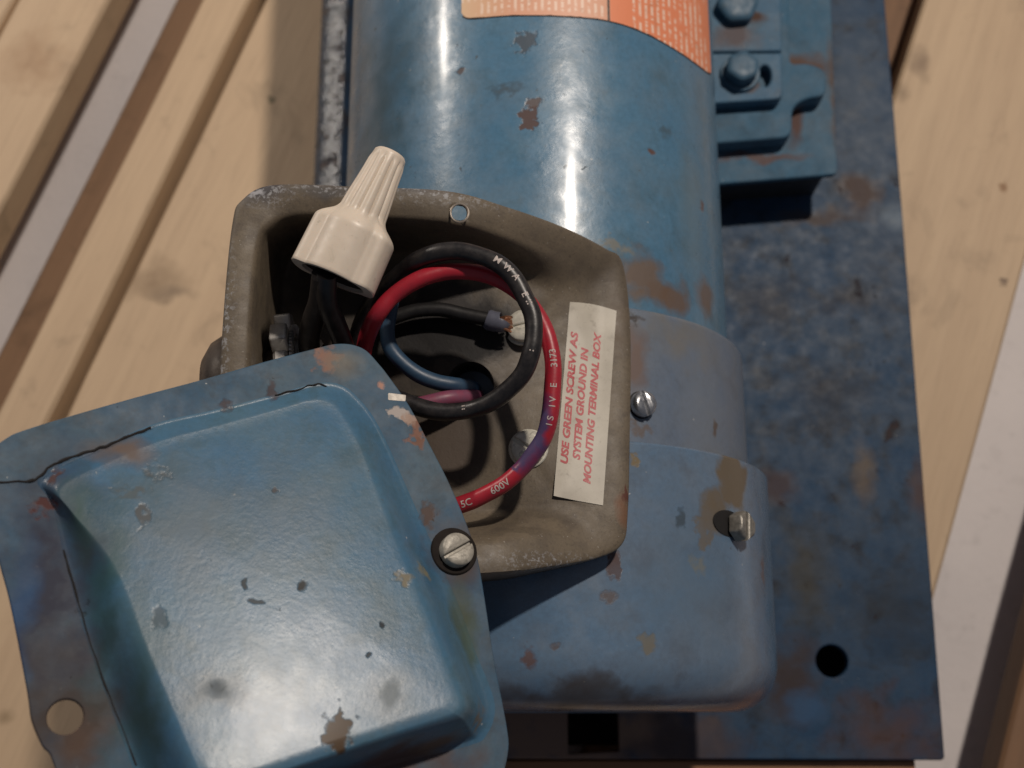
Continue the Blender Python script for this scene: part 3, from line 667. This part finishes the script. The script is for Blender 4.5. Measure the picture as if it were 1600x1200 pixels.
cs(120, 800, 9, (.04, .085, .075), .9, .8, (.7, 1.8), 5); cs(160, 900, 12, (.025, .075, .075), .9, .7, (.6, 3), 7); cs(215, 1100, 14, (.028, .060, .055), .9, .75, (.6, 2.2), 7); cs(300, 810, 24, (.095, .12, .14), .9, .6, (1, 1), 15); cs(470, 800, 20, (.10, .13, .15), .9, .5, (1, 1.2), 15); cs(330, 1085, 7, (.06, .065, .065), .8, .75, (1.4, 1), 15)
cs(610, 1085, 8, (.10, .11, .11), .8, .6, (1, 1), 15)
M['cover'] = paint('cover_paint', (.052, .132, .225), (.072, .150, .215), (.045, .075, .085), lump=.10, rv=.35, fine_k=.5, dust=.12, rust=.74, speck=.71, grime=.55, rough=.28, bumpd=.125, big=24, spec=.30, coat=(.05, .20), stains=cover_stains)
M['flange'] = paint('dirty_flange_paint', (.042, .092, .150), (.062, .110, .150), (.040, .050, .064), rust=.70, speck=.70, grime=.8, rough=.55, bumpd=.10, big=18, spec=.22, stains=cover_stains)
mesh('flange', xf(CM, plate([OL, [p[:2] for p in b_l], circ(hb.x, hb.y, 3.9), circ(hs.x, hs.y, 3.4)], 1.6, .35)), M['flange'], cover)
def lerp3(a, b, s, zz): return [(x[0]+(y[0]-x[0])*s, x[1]+(y[1]-x[1])*s, zz) for x, y in zip(a, b)]
NB = len(b_l); cxx = sum(p[0] for p in t_l)/NB; cyy = sum(p[1] for p in t_l)/NB; HH = 0
def grow(l, d, z):
    return [(cxx+(p[0]-cxx)*(1+d), cyy+(p[1]-cyy)*(1+d), z) for p in l]
loops = [grow(b_l, -.004, -1.5), grow(b_l, -.004, -.5), grow(b_l, .011, -.02), grow(b_l, .008, .05)]
for s in (.04, .1, .18, .28, .4, .52, .64, .76, .86, .94, 1.0):
    k = ((1-cos(pi*s))/2)**.92; loops.append([(q[0], q[1], h*k) for q, h in zip(lerp3(b_l, t_l, s, 0), t_h)])
ctr = [(cxx, cyy, 0)]*NB
for s in (.06, .14, .26, .4, .55, .7, .85): loops.append([(q[0], q[1], rise(q[1])+.6*(1-(1-s)**2)) for q in lerp3(t_l, ctr, s, 0)])
mesh('raised_centre', xf(CM, loft(loops, True)), M['cover'], cover, smooth=70)
mesh('pivot_screw', xf(frame(CO+CN*.6+V3((-.4, -.2, 0)), (CN+V3((.10, .06, 0))), (1, .62, 0)), join(slot_head(4.5, 3.4, .9, .5, .6), lathe([(2.3, -12), (2.3, .2)], 20))), MSB, cover)
mesh('washer', xf(frame(CO+CN*.05+V3((-.6, 0, 0)), CN), lathe([(3, 0), (6.4, 0), (6.4, .5), (6.1, .8), (3, .8)], 40, False)), simple('screw_recess_dark', (.022, .018, .016), .75, spec=.08), cover)  # flat dark ring, its colour stands for the shaded recess round the screw
MCK = simple('crack_dark', (.012, .010, .010), .9)
rnd = random.Random(7)
def crack(pts, r, h=0.0):
    q = []
    for a, b in cr(pts, 4):
        p = on_plane(a+rnd.uniform(-1, 1), b+rnd.uniform(-1.2, 1.2), CO+CN*h, CN); q.append(tuple(p)+(r*rnd.uniform(.6, 1.2),))
    return tube(q, 2, 6)
mesh('paint_crack', crack([(-10, 754), (40, 752), (60, 747), (80, 728), (100, 719), (130, 708), (165, 697), (205, 681), (236, 668)], .42, .05), MCK, cover)
mesh('paint_crack', crack([(100, 860), (112, 905), (128, 960), (150, 1030), (180, 1110), (212, 1195)], .26, .05), MCK, cover)
mesh('paint_crack', crack([(430, 618), (470, 607), (492, 600), (510, 603)], .26, .12), MCK, cover)
mesh('chip', xf(frame(on_plane(619, 621, CO, CN)+CN*.05, CN, (1, .1, 0)), plate([roundpoly([(-2.4, -.9), (2.6, -1.1), (2.9, .9), (-2.2, 1.3)], .4, 3)], .3, .08)), simple('bright_chip', (.40, .37, .33), .5, metal=.4), cover)

# ------------------------------------------------------------------ wires
def insul(name, col, dust, rough, stains=(), d=.5):
    t = NT(name); n = t.noise(2.5, 6, .7)
    c = t.mix(t.step(n, .42, .75, 0, d), col, dust); c = t.mix(t.step(t.noise(.9, 4, .7), .66, .70, 0, .6), c, dust)
    r = t.math('ADD', t.math('MULTIPLY', n, .25), rough-.1)
    if stains: c, r = t.stains(c, r, stains)
    return t.done(c, r, t.bump(t.noise(1.5, 4), .05), spec=.5)
MBK = insul('black_insulation', (.012, .011, .012), (.055, .046, .042), .36)
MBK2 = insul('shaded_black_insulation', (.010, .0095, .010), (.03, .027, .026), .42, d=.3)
MBR = insul('grimy_black_insulation', (.020, .016, .015), (.075, .060, .050), .48)
PURP = (.045, .035, .11)
MRD = insul('red_insulation', (.36, .016, .030), (.22, .022, .035), .36, [(P(845, 668, 186), 7.0, PURP, .6, .95, (.42, 2.2)), (P(826, 700, 184), 6.5, PURP, .6, .95, (.8, 1.3)), (P(803, 728, 182), 4.5, PURP, .7, .9, (1.5, .6)), (P(850, 620, 187), 3.5, (.10, .015, .05), .8, .8, (.4, 2))], d=.6)
MBL = insul('blue_insulation', (.020, .050, .095), (.045, .075, .11), .42)
MPU = insul('purple_insulation', (.21, .05, .09), (.09, .07, .12), .45)
black = [(545,640,158,2.52),(552,560,162,2.52),(566,500,169,2.52),(590,462,175,2.52),(607,445,180,2.52),(630,422,186,2.52),(654,405,190,2.52),(686,395,193,2.52),(718,392,194,2.52),(752,399,194.5,2.52),(780,413,195,2.52),(803,436,195,2.52),(821,465,195,2.52),(831,494,195,2.52),(834,525,194.5,2.52),(830,554,194,2.52),(817,584,192,2.52),(796,608,189,2.52),(769,627,186,2.52),(736,640,183,2.52),(697,645,181,2.52),(658,638,179,2.52),(615,622,177,2.52),(570,600,174,2.52)]
black = wire_pts(black)
bw = mesh('black_wire', tube(black, 10), MBK, None, loc=tuple(P(716, 520, 160)), smooth=60)
tag(bw, 'black insulated wire with white print, looped once over the red wire in the box', 'wire')
red = [(560,640,168,2.42),(562,590,168,2.42),(569,548,172.5,2.42),(577,520,178,2.42),(590,490,186,2.42),(615,462,188,2.42),(651,439,189,2.42),(692,426,189,2.42),(730,424,189,2.42),(763,431,188.5,2.42),(794,446,188,2.42),(821,468,187.5,2.38),(843,494,187.5,2.38),(857,527,188,2.38),(864,566,188,2.38),(864,607,187.5,2.38),(859,648,186.5,2.38),(850,682,185,2.38),(836,708,183.5,2.38),(816,732,182,2.38),(789,755,180.5,2.38),(760,772,179,2.38),(733,784,178,2.38),(705,793,177,2.38),(660,800,174,2.38)]
red = wire_pts(red)
rw = mesh('red_wire', tube(red, 10), MRD, None, loc=tuple(P(716, 620, 160)), smooth=60)
tag(rw, 'red insulated wire with white print, sweeping round the edge of the terminal box', 'wire')
blue = [(640,420,172,2.3),(618,455,172,2.3),(608,490,171,2.3),(605,520,170,2.3),(612,545,169,2.3),(629,568,168,2.3),(655,586,167,2.3),(684,597,166,2.3),(712,603,164,2.3),(732,606,160,2.3),(742,608,154,2.2)]
tag(mesh('blue_wire', tube(wire_pts(blue), 10), MBL, None, loc=tuple(P(660, 580, 158)), smooth=60), 'dark blue wire curving down into the round hole in the box floor', 'wire')
pur = [(600,640,166,2.2),(640,634,167,2.2),(668,628,168,2.2),(698,622,167.5,2.2),(722,620,164.5,2.2),(738,619,160,2.1),(746,619,154,2.1)]
tag(mesh('purple_wire', tube(wire_pts(pur), 10), MPU, None, loc=tuple(P(690, 630, 158)), smooth=60), 'purplish red wire end below the blue wire, entering the same hole', 'wire')
l1 = [(512,428,200,2.8),(509,450,196,2.8),(513,474,191,2.9),(523,502,185,3.0),(534,535,178,3.0),(548,580,170,3.0),(560,630,165,3)]
l2 = [(502,430,199,2.8),(499,452,193,2.8),(498,474,187,3.0),(489,500,181,3.1),(484,530,175,3.1),(486,570,168,3.1),(500,620,164,3.1)]
tag(mesh('lead_wire', tube(wire_pts(l1), 10), MBK, None, loc=tuple(P(520, 500, 160)), smooth=60), 'glossy black lead running from the wire nut mouth down behind the cover, the right one', 'wire', 'black leads in the wire nut')
tag(mesh('lead_wire', tube(wire_pts(l2), 10), MBR, None, loc=tuple(P(490, 520, 160)), smooth=60), 'grimy brownish black lead bowing left under the wire nut beside the locknut', 'wire', 'black leads in the wire nut')
# loose leads deep in the shadow of the box
l3 = [(585,470,166,2.42),(612,500,163,2.42),(640,535,162,2.42),(668,560,161.5,2.42)]
# terminal lead with crimp
tl = thing('ring_terminal', 'dark lead with bluish crimp sleeve and bare copper strands under the terminal screw', 'terminal', P(770, 500, 160))
mesh('lead', tube(wire_pts([(612,496,162,2.2),(650,486,162.5,2.2),(690,484,163.2,2.2),(725,490,163.8,2.2),(762,499,164.5,2.2)]), 8), MBK2, tl)
mesh('crimp_sleeve', tube(wire_pts([(758,498,164.5,2.6),(762,499,164.6,3.0),(772,501,164.8,3.1),(782,503,165,3.0),(785,504,165,2.7)]), 6), simple('crimp_plastic', (.11, .115, .15), .28, var=.3), tl)
rnd = random.Random(3)
st = []
for k in range(9):
    a = (k-4)*2.4; st.append(tube(wire_pts([(782, 504+a*.7, 165+rnd.uniform(-.6, 1.2), .42), (790, 505+a+rnd.uniform(-1, 1), 165.5+rnd.uniform(-.4, 1), .42), (799+rnd.uniform(-2, 3), 507+a*1.2+rnd.uniform(-2, 2), 164.6, .38)]), 4, 6))
mesh('copper_strands', join(*st), simple('copper', (.62, .30, .17), .35, metal=.9, var=.4, size=1), tl)
v, f = plate([circ(0, 0, 5.8, 36), circ(0, 0, 2.4, 24)], .9, .15)
q, n = on_box(815, 512)
mesh('ring', xf(frame(q+n*1.5, V3((-.2, .05, 1))), (v, f)), MGS, tl)
# white print on the wires, wrapped round the insulation
MPR = NT('wire_print'); MPR = MPR.done(MPR.mix(MPR.step(MPR.noise(.5, 4, .7), .60, .75), (.46, .40, .37), (.24, .16, .15)), .6)
def print_on(pts, strings, parent, flip=False):
    c = tube_curve(pts, 10); P3 = [V3(q[:3]) for q in c]; L = [0]
    for i in range(1, len(P3)): L.append(L[-1]+(P3[i]-P3[i-1]).length)
    def at(s):
        s = min(max(s, 0), L[-1]-1e-4); i = 0
        while L[i+1] < s: i += 1
        k = (s-L[i])/(L[i+1]-L[i]); return P3[i].lerp(P3[i+1], k), (P3[i+1]-P3[i]).normalized(), c[i][3]
    def nearest(px, py):
        best = min(range(len(P3)), key=lambda i: (V3(J(P3[i]))-V3((px, py))).length); return L[best]
    V, F = [], []
    for body, px, py, size, off in strings:
        s0 = nearest(px, py); v, f, asp = text(body, 0, .012, 4); b = len(V); wid = size*asp
        for x, y in v:
            if flip: x, y = 1-x, 1-y
            p, tn, r = at(s0+(x-.5)*wid); n = (CAM-p); n = (n-tn*n.dot(tn)).normalized(); bb = n.cross(tn)
            ph = (y-.5)*size/r+off; V.append(p+(n*cos(ph)+bb*sin(ph))*(r+.06))
        F = [tuple(i for i in q) for q in f]
        mesh('print', (V[b:], F), MPR, parent, smooth=0)
def J(p):
    d = p-CAM; w_ = d.dot(FWD); return 800+FPX*d.x/w_, 600-FPX*d.dot(UPV)/w_
print_on(red, [('3173', 867, 562, 1.9, .1), ('E', 864, 602, 1.8, .1), ('I V', 862, 628, 1.8, .1), ('I S', 857, 655, 1.8, .1), ('600V', 783, 762, 2.0, .0), ('5C', 732, 788, 2.0, .0)], rw, True)
print_on(black, [('M', 780, 410, 1.9, .35), ('W', 794, 423, 1.9, .3), ('A', 806, 438, 1.9, .3), ('E', 821, 466, 1.8, .2), ('::', 825, 478, 1.6, .2), (':', 828, 548, 1.2, 0), ('::', 728, 648, 1.3, -.4)], bw)

# ------------------------------------------------------------------ wire nut
wt = thing('wire_nut', 'ivory plastic winged wire nut standing out of the box on two black leads', 'wire connector', P(522, 437, 197))
tip = P(611, 240, 198.5); mou = P(520, 434, 195)
axd = (mou-tip).normalized(); Ln = (mou-tip).length
nz = (V3((0.10, -.12, 1))); NM = frame(tip, axd, V3((0, 0, 1)).cross(axd))   # local x: sideways, y: up/down, z: along
t = NT('ivory_plastic'); c = t.mix(t.step(t.noise(9, 4), .35, .7), (.64, .55, .455), (.58, .50, .41)); c = t.mix(t.step(t.noise(2.0, 6, .7, .5), .63, .70, 0, .45), c, (.27, .23, .17)); c = t.mix(t.step(t.noise(6, 5, .7, .6), .60, .70, 0, .35), c, (.36, .31, .23))
c, ro = t.stains(c, t.step(t.noise(3, 4), .3, .7, .34, .48), [(P(545, 350, 210), 2.0, (.40, .38, .27), .7, .7, (2.6, .5)), (P(541, 395, 213), 1.5, (.33, .29, .23), .8, .6, (.5, 2.6)), (P(556, 363, 212), 2.2, (.42, .34, .26), .8, .6, (1.4, .6))])
MN = t.done(c, ro, t.bump(t.noise(2.5, 5), .05), spec=.45); MN.node_tree.nodes['Principled BSDF'].inputs['Subsurface Weight'].default_value = .08; MN.node_tree.nodes['Principled BSDF'].inputs['Subsurface Radius'].default_value = (.002, .0012, .0008)
SEG = 120
def sm(a, b, x):
    x = min(max((x-a)/(b-a), 0), 1); return x*x*(3-2*x)
loops = []
for i in range(64):
    u = i/63; z = Ln*u; ring = []
    rb = 4.75+1.9*sm(0, .60, u)                               # fluted barrel
    if u < .03: rb *= .86+.14*sqrt(max(0, 1-(1-u/.03)**2))
    sk_ = sm(.49, .64, u)                                     # skirt
    fl_amp = .40*sm(.03, .10, u)*(1-sm(.50, .58, u))
    wing = sm(.47, .65, u)
    for k in range(SEG):
        a = 2*pi*k/SEG; r = rb+fl_amp*(abs(sin(a*6))**.7*2-1)
        r = r*(1-sk_)+(8.7+1.0*u)*sk_
        wx = sm(.70, .90, abs(cos(a)))
        r += wing*2.7*wx
        ring.append((r*cos(a), r*sin(a), z))
    loops.append(ring)
def scl(l, k, dz): return [(p[0]*k, p[1]*k, p[2]+dz) for p in l]
base = loops[-1]
def inner(z, kk):
    return [( (7.6*kk)*cos(2*pi*k/SEG)*(1.22 if kk > .9 else 1.1), (7.6*kk)*sin(2*pi*k/SEG), z) for k in range(SEG)]
loops += [scl(base, .985, .25), inner(Ln+.2, 1.0), inner(Ln-.8, .99)]
V, F = loft(loops)
V.append((0, 0, -.05)); F += [(k, (k+1) % SEG, len(V)-1) for k in range(SEG)]
mesh('shell', xf(NM, (V, F)), MN, wt, smooth=50)
mesh('dark_cavity', xf(NM, loft([inner(Ln-.7, .985), inner(Ln-3, .95), inner(Ln-9, .7), inner(Ln-14, .5)], True)), simple('cavity_shade_brown', (.045, .030, .022), .5), wt, smooth=50)  # mouth cavity in dark brown, its shade put into the colour
